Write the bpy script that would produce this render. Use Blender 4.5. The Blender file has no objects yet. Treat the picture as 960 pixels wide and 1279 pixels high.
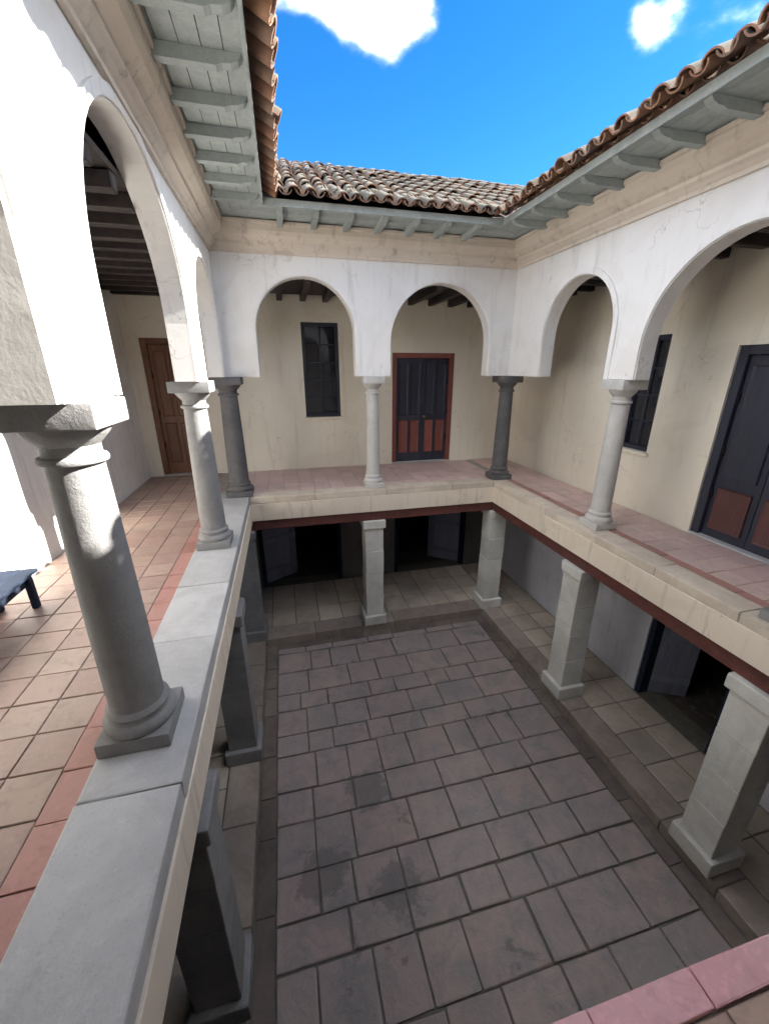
import bpy, bmesh, math, random
from mathutils import Matrix, Vector, noise
R = math.radians
sc = bpy.context.scene
COL = sc.collection
rnd = random.Random(7)

# ------------------------------------------------------------------ camera
FPX = 500.0                                   # focal length in pixels of the 960x1279 photograph
PITCH = math.atan(180 / FPX)
YAW = math.atan(130 / (FPX / math.cos(PITCH)))
cam = bpy.data.cameras.new('camera')
cam_ob = bpy.data.objects.new('camera', cam)
COL.objects.link(cam_ob)
sc.camera = cam_ob
cam.sensor_fit = 'VERTICAL'
cam.sensor_height = 36
cam.lens = FPX / 1279 * 36
cam.clip_start = 0.02
cam.clip_end = 3000
cam_ob.location = (0, 0, 2.2)
cam_ob.rotation_euler = (math.pi / 2 - PITCH, 0, -YAW)

# ------------------------------------------------------------------ sky and sun
SUN_FROM = Vector((1.0, -0.08, 0.71)).normalized()      # direction towards the sun
SUN_EL = math.asin(SUN_FROM.z)
SUN_AZ = math.atan2(SUN_FROM.x, SUN_FROM.y)             # clockwise from +Y
world = bpy.data.worlds.new('World')
sc.world = world
world.use_nodes = True
wt = world.node_tree
wt.nodes.clear()
def wn(kind, **kw):
    n = wt.nodes.new(kind)
    for k, v in kw.items():
        setattr(n, k, v)
    return n
wout = wn('ShaderNodeOutputWorld')
bg = wn('ShaderNodeBackground')
bg.inputs['Strength'].default_value = 0.15
sky = wn('ShaderNodeTexSky', sky_type='NISHITA', sun_disc=False)
sky.sun_elevation = SUN_EL
sky.sun_rotation = SUN_AZ
sky.altitude = 2800
sky.air_density = 1.0
sky.dust_density = 0.7
sky.ozone_density = 3.0
geo = wn('ShaderNodeTexCoord')
mapn = wn('ShaderNodeMapping')
mapn.inputs['Location'].default_value = (3.1, 0.4, 1.7)
mapn.inputs['Scale'].default_value = (1.0, 1.0, 1.7)
wt.links.new(geo.outputs['Generated'], mapn.inputs['Vector'])
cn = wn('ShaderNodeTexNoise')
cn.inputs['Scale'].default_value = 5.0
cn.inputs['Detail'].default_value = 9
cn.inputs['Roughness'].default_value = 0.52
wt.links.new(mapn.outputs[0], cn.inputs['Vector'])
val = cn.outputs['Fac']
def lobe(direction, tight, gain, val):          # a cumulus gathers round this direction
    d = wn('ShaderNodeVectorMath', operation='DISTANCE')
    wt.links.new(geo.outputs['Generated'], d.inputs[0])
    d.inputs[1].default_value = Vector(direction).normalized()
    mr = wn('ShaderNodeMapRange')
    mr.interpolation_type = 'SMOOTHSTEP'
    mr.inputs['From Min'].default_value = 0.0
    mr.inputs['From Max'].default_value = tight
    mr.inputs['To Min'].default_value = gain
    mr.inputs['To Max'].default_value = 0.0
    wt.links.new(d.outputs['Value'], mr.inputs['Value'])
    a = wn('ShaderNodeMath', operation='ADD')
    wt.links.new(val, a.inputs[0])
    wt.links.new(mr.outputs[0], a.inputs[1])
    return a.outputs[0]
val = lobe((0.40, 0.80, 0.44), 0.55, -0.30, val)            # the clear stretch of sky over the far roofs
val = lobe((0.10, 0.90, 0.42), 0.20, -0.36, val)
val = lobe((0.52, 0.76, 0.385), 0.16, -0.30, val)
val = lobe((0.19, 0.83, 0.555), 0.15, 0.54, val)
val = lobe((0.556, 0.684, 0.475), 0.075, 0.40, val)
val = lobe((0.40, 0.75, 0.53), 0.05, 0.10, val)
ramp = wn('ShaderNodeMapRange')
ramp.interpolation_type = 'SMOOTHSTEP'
ramp.inputs['From Min'].default_value = 0.38  # bright cloud cover widened beyond the view, added as white fill light
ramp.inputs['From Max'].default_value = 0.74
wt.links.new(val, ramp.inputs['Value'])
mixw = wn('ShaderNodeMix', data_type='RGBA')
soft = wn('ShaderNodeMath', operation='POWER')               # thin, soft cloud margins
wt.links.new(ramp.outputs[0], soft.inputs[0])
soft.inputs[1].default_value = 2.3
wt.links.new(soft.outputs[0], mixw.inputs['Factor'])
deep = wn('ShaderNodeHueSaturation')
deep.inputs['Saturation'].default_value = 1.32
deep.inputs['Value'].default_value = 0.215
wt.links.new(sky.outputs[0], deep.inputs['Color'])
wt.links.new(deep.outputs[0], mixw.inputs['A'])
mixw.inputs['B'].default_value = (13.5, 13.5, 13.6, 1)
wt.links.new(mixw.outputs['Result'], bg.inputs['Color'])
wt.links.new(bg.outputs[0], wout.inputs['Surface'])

sun = bpy.data.lights.new('sun', 'SUN')
sun.energy = 2.5
sun.angle = R(0.5)
sun.color = (1.0, 0.95, 0.87)
sun_ob = bpy.data.objects.new('sun', sun)
COL.objects.link(sun_ob)
sun_ob.rotation_euler = (-SUN_FROM).to_track_quat('-Z', 'Y').to_euler()
sun_ob.location = (20, 0, 15)

vs = sc.view_settings
vs.view_transform = 'Standard'
vs.look = 'None'
vs.gamma = 1
vs.use_curve_mapping = False
vs.exposure = 3.52
sc.cycles.max_bounces = 14
sc.cycles.diffuse_bounces = 9

# ------------------------------------------------------------------ materials
ZC = -3.14                     # courtyard paving level
class NT:
    def __init__(self, name):
        self.m = bpy.data.materials.new(name)
        self.m.use_nodes = True
        self.t = self.m.node_tree
        self.b = self.t.nodes['Principled BSDF']
        self.tc = self.t.nodes.new('ShaderNodeTexCoord')
        self.geo = None
    def n(self, kind, **kw):
        n = self.t.nodes.new(kind)
        for k, v in kw.items():
            setattr(n, k, v)
        return n
    def l(self, a, b):
        self.t.links.new(a, b)
    def world(self):
        if self.geo is None:
            self.geo = self.n('ShaderNodeNewGeometry')
        return self.geo.outputs['Position']
    def noise(self, scale, detail=6, rough=.6, dist=0.0, stretch=None, vec=None):
        v = vec or self.world()
        if stretch:
            mp = self.n('ShaderNodeMapping')
            mp.inputs['Scale'].default_value = stretch
            self.l(v, mp.inputs['Vector'])
            v = mp.outputs[0]
        t = self.n('ShaderNodeTexNoise')
        t.inputs['Scale'].default_value = scale
        t.inputs['Detail'].default_value = detail
        t.inputs['Roughness'].default_value = rough
        t.inputs['Distortion'].default_value = dist
        self.l(v, t.inputs['Vector'])
        return t.outputs['Fac']
    def ramp(self, fac, lo, hi):
        r = self.n('ShaderNodeMapRange')
        r.interpolation_type = 'SMOOTHSTEP'
        r.inputs['From Min'].default_value = lo
        r.inputs['From Max'].default_value = hi
        self.l(fac, r.inputs['Value'])
        return r.outputs[0]
    def mix(self, fac, a, b, mode='MIX'):
        x = self.n('ShaderNodeMix', data_type='RGBA', blend_type=mode)
        if isinstance(fac, (int, float)):
            x.inputs['Factor'].default_value = fac
        else:
            self.l(fac, x.inputs['Factor'])
        for s, v in (('A', a), ('B', b)):
            if isinstance(v, tuple):
                x.inputs[s].default_value = (*v, 1)
            else:
                self.l(v, x.inputs[s])
        return x.outputs['Result']
    def math(self, op, a, b=None):
        x = self.n('ShaderNodeMath', operation=op)
        for i, v in enumerate((a, b)):
            if v is None:
                continue
            if isinstance(v, (int, float)):
                x.inputs[i].default_value = v
            else:
                self.l(v, x.inputs[i])
        return x.outputs[0]
    def bump(self, h, strength, dist, prev=None):
        b = self.n('ShaderNodeBump')
        b.inputs['Strength'].default_value = strength
        b.inputs['Distance'].default_value = dist
        self.l(h, b.inputs['Height'])
        if prev is not None:
            self.l(prev, b.inputs['Normal'])
        self.l(b.outputs[0], self.b.inputs['Normal'])
        return b.outputs[0]
    def done(self, col, rough, spec=0.3):
        if isinstance(col, tuple):
            self.b.inputs['Base Color'].default_value = (*col, 1)
        else:
            self.l(col, self.b.inputs['Base Color'])
        if isinstance(rough, (int, float)):
            self.b.inputs['Roughness'].default_value = rough
        else:
            self.l(rough, self.b.inputs['Roughness'])
        self.b.inputs['Specular IOR Level'].default_value = spec
        return self.m

M = {}
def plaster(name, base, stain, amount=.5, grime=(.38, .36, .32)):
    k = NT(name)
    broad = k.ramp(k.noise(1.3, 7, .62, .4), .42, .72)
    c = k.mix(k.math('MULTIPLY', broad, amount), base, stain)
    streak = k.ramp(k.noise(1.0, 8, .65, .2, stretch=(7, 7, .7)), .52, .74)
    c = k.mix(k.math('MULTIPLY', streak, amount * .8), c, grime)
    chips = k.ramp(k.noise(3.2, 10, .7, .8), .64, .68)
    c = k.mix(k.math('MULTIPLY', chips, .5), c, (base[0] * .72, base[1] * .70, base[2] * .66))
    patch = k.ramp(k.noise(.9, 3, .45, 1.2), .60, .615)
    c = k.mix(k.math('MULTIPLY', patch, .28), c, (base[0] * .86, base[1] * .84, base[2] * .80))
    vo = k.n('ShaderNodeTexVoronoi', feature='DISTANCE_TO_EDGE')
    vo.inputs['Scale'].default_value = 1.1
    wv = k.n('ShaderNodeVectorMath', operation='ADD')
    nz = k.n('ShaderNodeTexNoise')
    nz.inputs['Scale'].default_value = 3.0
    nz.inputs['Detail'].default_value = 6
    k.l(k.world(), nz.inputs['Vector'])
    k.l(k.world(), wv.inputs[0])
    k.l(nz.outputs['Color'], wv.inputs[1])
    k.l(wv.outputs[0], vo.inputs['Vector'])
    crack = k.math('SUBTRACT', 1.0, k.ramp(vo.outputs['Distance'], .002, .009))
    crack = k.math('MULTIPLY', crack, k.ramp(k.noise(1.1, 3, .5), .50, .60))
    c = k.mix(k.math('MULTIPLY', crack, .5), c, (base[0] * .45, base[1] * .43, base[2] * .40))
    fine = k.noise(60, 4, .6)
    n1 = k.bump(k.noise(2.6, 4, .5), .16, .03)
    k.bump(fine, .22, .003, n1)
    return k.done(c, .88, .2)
M['white'] = plaster('white_limewash', (.80, .79, .77), (.66, .64, .60), .45)
M['cream'] = plaster('cream_limewash', (.80, .75, .64), (.70, .64, .54), .36)
M['paleblue'] = plaster('pale_blue_limewash', (.66, .68, .77), (.50, .51, .57), .6, (.25, .24, .23))
M['recess_shade'] = plaster('shade_darkened_plaster', (.17, .165, .16), (.11, .105, .10), .6, (.08, .075, .07))  # wall colour darkened to carry the shade of the ground-floor recesses
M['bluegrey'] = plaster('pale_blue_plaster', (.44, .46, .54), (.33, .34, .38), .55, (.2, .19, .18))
M['tan'] = plaster('tan_plaster', (.79, .70, .59), (.68, .59, .49), .6, (.3, .26, .22))
M['cornice'] = plaster('beige_cornice', (.68, .605, .52), (.58, .50, .42), .6, (.22, .2, .17))
M['darkroom'] = plaster('dark_plaster', (.10, .09, .085), (.06, .055, .05), .6)  # very dark wall colour for the rooms behind the openings

def stone(name, a, b, c, scale=1.0, objvar=.0, rough=.8, bump=.4):
    k = NT(name)
    n1 = k.noise(2.2 * scale, 9, .66, .5)
    col = k.mix(k.ramp(n1, .35, .68), a, b)
    n2 = k.noise(14 * scale, 8, .7)
    col = k.mix(k.math('MULTIPLY', k.ramp(n2, .54, .74), .6), col, c)
    n3 = k.noise(70 * scale, 4, .7)
    col = k.mix(k.math('MULTIPLY', k.ramp(n3, .55, .7), .35), col, (a[0] * .5, a[1] * .5, a[2] * .5))
    if objvar:
        oi = k.n('ShaderNodeObjectInfo')
        hs = k.n('ShaderNodeHueSaturation')
        mr = k.n('ShaderNodeMapRange')
        mr.inputs['To Min'].default_value = 1 - objvar
        mr.inputs['To Max'].default_value = 1 + objvar
        k.l(oi.outputs['Random'], mr.inputs['Value'])
        k.l(mr.outputs[0], hs.inputs['Value'])
        k.l(col, hs.inputs['Color'])
        col = hs.outputs[0]
    pit = k.ramp(k.noise(34 * scale, 9, .78), .60, .68)
    col = k.mix(k.math('MULTIPLY', pit, .5), col, (a[0] * .5, a[1] * .48, a[2] * .46))
    run = k.ramp(k.noise(1.2, 8, .68, .3, stretch=(5, 5, .8)), .54, .74)
    col = k.mix(k.math('MULTIPLY', run, .38), col, (a[0] * .58, a[1] * .56, a[2] * .52))
    p = k.bump(n2, bump * 1.5, .014)
    p = k.bump(pit, -bump * 1.3, .006, p)
    k.bump(n3, bump * .8, .004, p)
    return k.done(col, rough, .35)
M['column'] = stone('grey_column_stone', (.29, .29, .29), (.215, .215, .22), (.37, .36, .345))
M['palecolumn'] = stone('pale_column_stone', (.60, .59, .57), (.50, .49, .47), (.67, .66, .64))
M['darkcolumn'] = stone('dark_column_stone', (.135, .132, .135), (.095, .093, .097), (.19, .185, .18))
M['ledge'] = stone('grey_ledge_stone', (.54, .54, .54), (.44, .44, .445), (.62, .61, .60), objvar=.13)
M['sand'] = stone('warm_sandstone', (.68, .60, .50), (.56, .48, .40), (.75, .68, .59), objvar=.10)
M['lowslab'] = stone('worn_brown_paving', (.52, .45, .37), (.41, .35, .285), (.62, .55, .47), objvar=.16)
M['lowkerb'] = stone('dark_brown_kerb', (.34, .285, .245), (.25, .21, .18), (.43, .375, .33), objvar=.18)
M['pillar'] = stone('pale_pillar_stone', (.69, .69, .65), (.56, .56, .53), (.76, .75, .71), objvar=.06)
M['kerb'] = stone('brown_kerb_stone', (.20, .165, .14), (.13, .11, .10), (.27, .24, .21), objvar=.2)

def flag():
    k = NT('courtyard_flagstone')
    oi = k.n('ShaderNodeObjectInfo')
    cr = k.n('ShaderNodeValToRGB')
    e = cr.color_ramp.elements
    e[0].position, e[0].color = 0.0, (0.354, 0.297, 0.284, 1)
    e[1].position, e[1].color = 1.0, (0.408, 0.330, 0.312, 1)
    for pos, c in ((.25, (0.373, 0.312, 0.301, 1)), (.5, (0.401, 0.319, 0.301, 1)), (.7, (0.365, 0.304, 0.287, 1)), (.88, (0.413, 0.315, 0.296, 1))):
        x = e.new(pos)
        x.color = c
    k.l(oi.outputs['Random'], cr.inputs['Fac'])
    n1 = k.noise(3.0, 9, .68, .6)
    col = k.mix(k.ramp(n1, .38, .70), cr.outputs[0], (0.260, 0.247, 0.247))
    n2 = k.noise(22, 8, .7)
    col = k.mix(k.math('MULTIPLY', k.ramp(n2, .55, .75), .5), col, (0.520, 0.481, 0.442))
    # damp stains left on the stones
    wet = k.ramp(k.noise(1.4, 10, .72, .6), .60, .66)
    for sx, sy, sr in ((.69, 3.74, .36), (.82, 2.62, .40), (.02, 2.95, .38)):
        d = k.n('ShaderNodeVectorMath', operation='DISTANCE')
        k.l(k.world(), d.inputs[0])
        d.inputs[1].default_value = (sx, sy, ZC)
        dd = k.math('ADD', d.outputs['Value'], k.math('MULTIPLY', k.math('SUBTRACT', k.noise(5.0, 10, .75), .5), 2.4 * sr))
        spot = k.math('SUBTRACT', 1.0, k.ramp(dd, sr * .55, sr * .85))
        wet = k.math('MAXIMUM', wet, spot)
    col = k.mix(k.math('MULTIPLY', wet, .55), col, (0.111, 0.107, 0.112))
    moss = k.ramp(k.noise(2.4, 9, .7, .3), .63, .74)
    col = k.mix(k.math('MULTIPLY', moss, .35), col, (0.169, 0.176, 0.111))
    rough = k.math('SUBTRACT', .82, k.math('MULTIPLY', wet, .28))
    pit = k.ramp(k.noise(38, 9, .75), .60, .70)
    col = k.mix(k.math('MULTIPLY', pit, .55), col, (.14, .13, .125))
    p = k.bump(n1, .7, .03)
    p = k.bump(n2, .8, .012, p)
    k.bump(pit, -.6, .006, p)
    return k.done(col, rough, .35)
M['flag'] = flag()
M['joint'] = stone('earthy_mortar', (.17, .155, .135), (.12, .115, .095), (.22, .20, .17), 3)

def tilemat(name, cols, dirt, rough=.6, moss=0.0, mosscol=(.09, .11, .08), mosslo=.5, mosshi=.66):
    k = NT(name)
    oi = k.n('ShaderNodeObjectInfo')
    cr = k.n('ShaderNodeValToRGB')
    e = cr.color_ramp.elements
    e[0].position, e[0].color = 0, (*cols[0], 1)
    e[1].position, e[1].color = 1, (*cols[-1], 1)
    for i, c in enumerate(cols[1:-1]):
        x = e.new((i + 1) / (len(cols) - 1))
        x.color = (*c, 1)
    k.l(oi.outputs['Random'], cr.inputs['Fac'])
    n1 = k.noise(2.0, 8, .65, .4)
    col = k.mix(k.math('MULTIPLY', k.ramp(n1, .42, .72), .55), cr.outputs[0], dirt)
    n0 = k.ramp(k.noise(7.5, 9, .72, .4), .50, .66)
    col = k.mix(k.math('MULTIPLY', n0, .5), col, tuple(x * .72 for x in cols[0]))
    n2 = k.noise(26, 7, .7)
    col = k.mix(k.math('MULTIPLY', k.ramp(n2, .50, .66), .6), col, tuple(min(1, x * 1.25) for x in cols[0]))
    if moss:
        m = k.ramp(k.noise(3.1, 10, .72, .5), mosslo, mosshi)
        k.world()
        sx = k.n('ShaderNodeSeparateXYZ')
        k.l(k.geo.outputs['Normal'], sx.inputs[0])
        m = k.math('MULTIPLY', m, k.ramp(sx.outputs['Z'], 0.0, .45))      # lichen only on weathered upper faces
        col = k.mix(k.math('MULTIPLY', m, moss), col, mosscol)
    p = k.bump(n2, .3, .006)
    k.bump(k.noise(90, 3, .6), .3, .002, p)
    return k.done(col, rough, .35)
M['floortile'] = tilemat('worn_terracotta_floor_tile', [(.36, .255, .212), (.43, .31, .255), (.39, .262, .225), (.46, .35, .285), (.35, .235, .20), (.42, .285, .245)], (.27, .215, .18), .46)
M['pinktile'] = tilemat('pink_washed_floor_tile', [(.62, .47, .43), (.69, .53, .48), (.65, .47, .44), (.58, .43, .40)], (.50, .39, .36), .55)
M['redborder'] = tilemat('red_painted_border', [(.42, .215, .185), (.47, .25, .215), (.39, .19, .165)], (.36, .255, .22), .5)
M['pinkkerb'] = tilemat('pink_painted_kerb', [(.62, .34, .375), (.66, .39, .42), (.60, .33, .36)], (.55, .41, .42), .5)
M['rooftile'] = tilemat('mossy_clay_roof_tile', [(.29, .15, .095), (.32, .16, .095), (.34, .19, .115), (.23, .13, .09), (.30, .195, .14), (.19, .13, .10)], (.10, .092, .078), .9, .85, (.048, .058, .045), .22, .42)
M['grout'] = stone('grey_grout', (.42, .38, .34), (.32, .29, .26), (.50, .46, .42), 3)

def woodmat(name, a, b, axis_stretch, rough=.55, spec=.35, wear=None, objvar=.15):
    k = NT(name)
    n1 = k.noise(9, 8, .65, .6, stretch=axis_stretch, vec=k.tc.outputs['Object'])
    col = k.mix(k.ramp(n1, .32, .70), a, b)
    n2 = k.noise(45, 5, .65, .2, stretch=axis_stretch, vec=k.tc.outputs['Object'])
    col = k.mix(k.math('MULTIPLY', k.ramp(n2, .5, .72), .45), col, tuple(x * .55 for x in a))
    if wear:
        w = k.ramp(k.noise(3.0, 10, .74, .5), .60, .70)
        col = k.mix(k.math('MULTIPLY', w, .6), col, wear)
    if objvar:
        oi = k.n('ShaderNodeObjectInfo')
        hs = k.n('ShaderNodeHueSaturation')
        mr = k.n('ShaderNodeMapRange')
        mr.inputs['To Min'].default_value = 1 - objvar
        mr.inputs['To Max'].default_value = 1 + objvar
        k.l(oi.outputs['Random'], mr.inputs['Value'])
        k.l(mr.outputs[0], hs.inputs['Value'])
        k.l(col, hs.inputs['Color'])
        col = hs.outputs[0]
    p = k.bump(n1, .3, .006)
    k.bump(n2, .3, .002, p)
    return k.done(col, rough, spec)
VZ = (3, 3, .25)
M['darkwood'] = woodmat('dark_aged_wood', (.060, .048, .042), (.035, .030, .030), (1, 1, 1), .6)
M['navy'] = woodmat('navy_painted_wood', (.036, .040, .062), (.026, .029, .046), VZ, .42, .4, (.08, .075, .08))
M['brown'] = woodmat('brown_varnished_wood', (.21, .095, .052), (.13, .058, .033), VZ, .45, .4)
M['red'] = woodmat('oxide_red_painted_wood', (.26, .085, .066), (.19, .062, .05), VZ, .5, .35, (.14, .09, .07))
M['maroon'] = woodmat('maroon_painted_wood', (.13, .055, .05), (.09, .042, .04), VZ, .5, .35, (.08, .06, .06))
M['beam'] = woodmat('red_brown_beam', (.17, .062, .052), (.11, .045, .04), (1, 1, 1), .6, .3, (.10, .075, .065))
M['soffit'] = woodmat('grey_green_painted_boards', (.41, .455, .44), (.335, .375, .365), (1, 1, 1), .7, .3, (.34, .33, .29), .10)
M['blueleaf'] = woodmat('faded_blue_painted_wood', (.30, .33, .44), (.24, .265, .36), VZ, .6, .3, (.20, .19, .20))
M['slate'] = woodmat('slate_blue_painted_wood', (.024, .034, .058), (.018, .025, .042), (1, 1, 1), .75, .12, (.05, .05, .06))
def metal():
    k = NT('black_iron')
    n = k.noise(30, 6, .6)
    col = k.mix(k.ramp(n, .4, .7), (.02, .02, .022), (.06, .042, .032))
    k.bump(n, .3, .003)
    k.b.inputs['Metallic'].default_value = .6
    return k.done(col, .55, .4)
M['iron'] = metal()
def brass():
    k = NT('aged_brass')
    n = k.noise(40, 5, .6)
    col = k.mix(n, (.42, .29, .12), (.22, .15, .07))
    k.b.inputs['Metallic'].default_value = .9
    return k.done(col, .4, .5)
M['brass'] = brass()
def glass():
    k = NT('dark_window_glass')
    n = k.noise(3, 3, .5)
    k.bump(n, .06, .02)
    return k.done((.012, .014, .022), .06, .6)
M['glass'] = glass()
def earth():
    k = NT('bare_earth')
    n = k.noise(.4, 8, .6)
    return k.done(k.mix(n, (.16, .13, .10), (.22, .18, .14)), .95, .1)
M['earth'] = earth()

# ------------------------------------------------------------------ mesh helpers
def obj(name, bm_or_mesh, mat, parent=None, smooth=False):
    if isinstance(bm_or_mesh, bmesh.types.BMesh):
        me = bpy.data.meshes.new(name)
        bmesh.ops.recalc_face_normals(bm_or_mesh, faces=bm_or_mesh.faces)
        if smooth:
            for f in bm_or_mesh.faces:
                f.smooth = True
            for e in bm_or_mesh.edges:
                if len(e.link_faces) == 2 and e.calc_face_angle(0) > R(38):
                    e.smooth = False
        bm_or_mesh.to_mesh(me)
        bm_or_mesh.free()
        me.materials.append(M[mat])
    else:
        me = bm_or_mesh
    o = bpy.data.objects.new(name, me)
    COL.objects.link(o)
    if parent is not None:
        o.parent = parent
    return o
def thing(name, label, cat, loc=(0, 0, 0), group=None, rz=0.0):
    o = bpy.data.objects.new(name, None)
    o.empty_display_size = .2
    COL.objects.link(o)
    o.location = loc
    o.rotation_euler = (0, 0, rz)
    o['label'] = label
    o['category'] = cat
    o['kind'] = 'thing'
    if group:
        o['group'] = group
    return o
def struct(o):
    o['kind'] = 'structure'
    return o
def add_box(bm, a, b, bevel=0.0, seg=1):
    r = bmesh.ops.create_cube(bm, size=1)
    v = r['verts']
    c = [(a[i] + b[i]) / 2 for i in range(3)]
    s = [abs(b[i] - a[i]) for i in range(3)]
    for q in v:
        q.co = Vector((c[0] + q.co.x * s[0], c[1] + q.co.y * s[1], c[2] + q.co.z * s[2]))
    if bevel:
        es = list({e for q in v for e in q.link_edges})
        bmesh.ops.bevel(bm, geom=es, offset=bevel, segments=seg, affect='EDGES', profile=.6)
    return v
def box(name, a, b, mat, parent=None, bevel=0.0, seg=1):
    bm = bmesh.new()
    add_box(bm, a, b, bevel, seg)
    return obj(name, bm, mat, parent)
def box_mesh(name, size, mat, bevel, seg=1, jitter=0.0, seed=0):
    bm = bmesh.new()
    s = size
    add_box(bm, (-s[0] / 2, -s[1] / 2, -s[2]), (s[0] / 2, s[1] / 2, 0), bevel, seg)
    if jitter:
        rr = random.Random(seed)
        for v in bm.verts:
            v.co += Vector((rr.uniform(-1, 1), rr.uniform(-1, 1), rr.uniform(-1, 1) * .4)) * jitter
    bmesh.ops.recalc_face_normals(bm, faces=bm.faces)
    me = bpy.data.meshes.new(name)
    bm.to_mesh(me)
    bm.free()
    me.materials.append(M[mat])
    return me
def add_lathe(bm, prof, seg=32, cx=0, cy=0):
    rings = []
    for r, z in prof:
        rings.append([bm.verts.new((cx + r * math.cos(2 * math.pi * i / seg), cy + r * math.sin(2 * math.pi * i / seg), z)) for i in range(seg)])
    for a, b in zip(rings, rings[1:]):
        for i in range(seg):
            j = (i + 1) % seg
            bm.faces.new((a[i], a[j], b[j], b[i]))
    bm.faces.new(rings[0][::-1])
    bm.faces.new(rings[-1])

# courtyard measures (metres; upper floor is z = 0)
ZL, ZC = -3.0, -3.14           # lower gallery floor, courtyard floor
EL, ER, EB, EN = -0.72, 4.06, 7.15, 0.56         # slab edges round the opening
WL, WR, WB, WN = -2.88, 5.45, 9.30, -1.7         # inner walls of the galleries
AL, AR, AB, AN = -1.0, 4.32, 7.41, 0.29         # centre lines of the arcades
TH = 0.11                      # half thickness of the arcade walls
ZCAP, ZTOP = 2.06, 4.20
ZSLAB = -0.42
AW = -0.98                     # centre line of the left ground-floor pillars

# ------------------------------------------------------------------ ground
bm = bmesh.new()
s = 400
vs_ = [bm.verts.new(p) for p in ((-s, -s, -3.6), (s, -s, -3.6), (s, s, -3.6), (-s, s, -3.6))]
bm.faces.new(vs_)
struct(obj('ground', bm, 'earth'))

# ------------------------------------------------------------------ courtyard floor
cf = struct(box('courtyard_floor', (EL - .02, EN - .02, -3.5), (ER + .02, EB + .02, ZC - .03), 'joint'))
flag_meshes = {}
y = EN + .22
row = 0
while y < EB - .22:
    dy = rnd.choice((.36, .42, .48, .54))
    if y + dy > EB - .24:
        dy = EB - .20 - y
    if dy < .15:
        break
    x = EL + .22
    while x < ER - .22:
        dx = rnd.choice((.38, .46, .54, .62, .74))
        if x + dx > ER - .50:
            dx = ER - .22 - x
        key = (round(dx, 2), round(dy, 2), rnd.randint(0, 2))
        if key not in flag_meshes:
            flag_meshes[key] = box_mesh('flagstone', (dx - .022, dy - .022, .08), 'flag', .014, 2, .006, hash(key))
        o = obj('flagstone', flag_meshes[key], None, cf)
        o.location = (x + dx / 2, y + dy / 2, ZC + rnd.uniform(-.008, .006))
        o.rotation_euler = (rnd.gauss(0, .007), rnd.gauss(0, .007), rnd.gauss(0, .008))
        x += dx
    y += dy
    row += 1
# border course of long stones along the four sides of the paving
def edge_run(parent, name, mat, a, b, fixed, axis, half, top, thick, lens, gap=.012, bevel=.012):
    t = a
    while t < b - .05:
        d = rnd.choice(lens)
        if t + d > b - min(lens) * .6:
            d = b - t
        c = (t + d / 2)
        sz = (d - gap, 2 * half, thick) if axis == 'x' else (2 * half, d - gap, thick)
        me = box_mesh(name, sz, mat, bevel, 2, .003, rnd.randint(0, 9999))
        o = obj(name, me, None, parent)
        o.location = (c, fixed, top + rnd.uniform(-.004, .004)) if axis == 'x' else (fixed, c, top + rnd.uniform(-.004, .004))
        o.rotation_euler = (rnd.gauss(0, .002), rnd.gauss(0, .002), rnd.gauss(0, .002))
        t += d
for fx in (EL + .115, ER - .115):
    edge_run(cf, 'gutter_stone', 'kerb', EN + .01, EB - .01, fx, 'y', .095, ZC - .012, .08, (.5, .62, .75))
for fy in (EN + .115, EB - .115):
    edge_run(cf, 'gutter_stone', 'kerb', EL + .23, ER - .23, fy, 'x', .095, ZC - .012, .08, (.5, .62, .75))

# lower gallery floor: four strips with a kerb step towards the courtyard
lf = struct(bpy.data.objects.new('lower_gallery_floor', None))
COL.objects.link(lf)
for a, b in (((WL - .5, WN - .5, -3.59), (EL - .02, WB + .5, ZL - .012)), ((ER + .02, WN - .5, -3.59), (WR + .5, WB + .5, ZL - .012)),
             ((EL - .018, EB + .02, -3.59), (ER + .018, WB + .5, ZL - .012)), ((EL - .018, WN - .5, -3.59), (ER + .018, EN - .02, ZL - .012))):
    box('floor_bed', a, b, 'joint', lf)
def floor_tiles(parent, mat, x0, x1, y0, y1, size, z=0.0, name='floor_tile', gap=.009, bev=.004):
    nx = max(1, round((x1 - x0) / size))
    ny = max(1, round((y1 - y0) / size))
    dx, dy = (x1 - x0) / nx, (y1 - y0) / ny
    meshes = [box_mesh(name, (dx - gap, dy - gap, .03), mat, bev, 1, .0015, i) for i in range(4)]
    for i in range(nx):
        for j in range(ny):
            o = obj(name, rnd.choice(meshes), None, parent)
            o.location = (x0 + (i + .5) * dx, y0 + (j + .5) * dy, z + rnd.uniform(-.0025, .002))
            o.rotation_euler = (rnd.gauss(0, .003), rnd.gauss(0, .003), rnd.gauss(0, .004))
for sx0, sx1, sy0, sy1 in ((ER + .405, WR - .01, WN + .1, WB - .01), (EL - .40, ER + .40, EB + .405, WB - .01), (WL + .01, EL - .405, WN + .1, WB - .01)):
    floor_tiles(lf, 'lowslab', sx0, sx1, sy0, sy1, .52, ZL, 'paving_slab', .016, .008)
for fx in (EL - .20, ER + .20):
    edge_run(lf, 'kerb_stone', 'lowkerb', EN - .38, EB + .38, fx, 'y', .195, ZL, .20, (.7, .85, 1.0))
for fy in (EN - .20, EB + .20):
    edge_run(lf, 'kerb_stone', 'lowkerb', EL, ER, fy, 'x', .195, ZL, .20, (.7, .85, 1.0))

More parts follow.
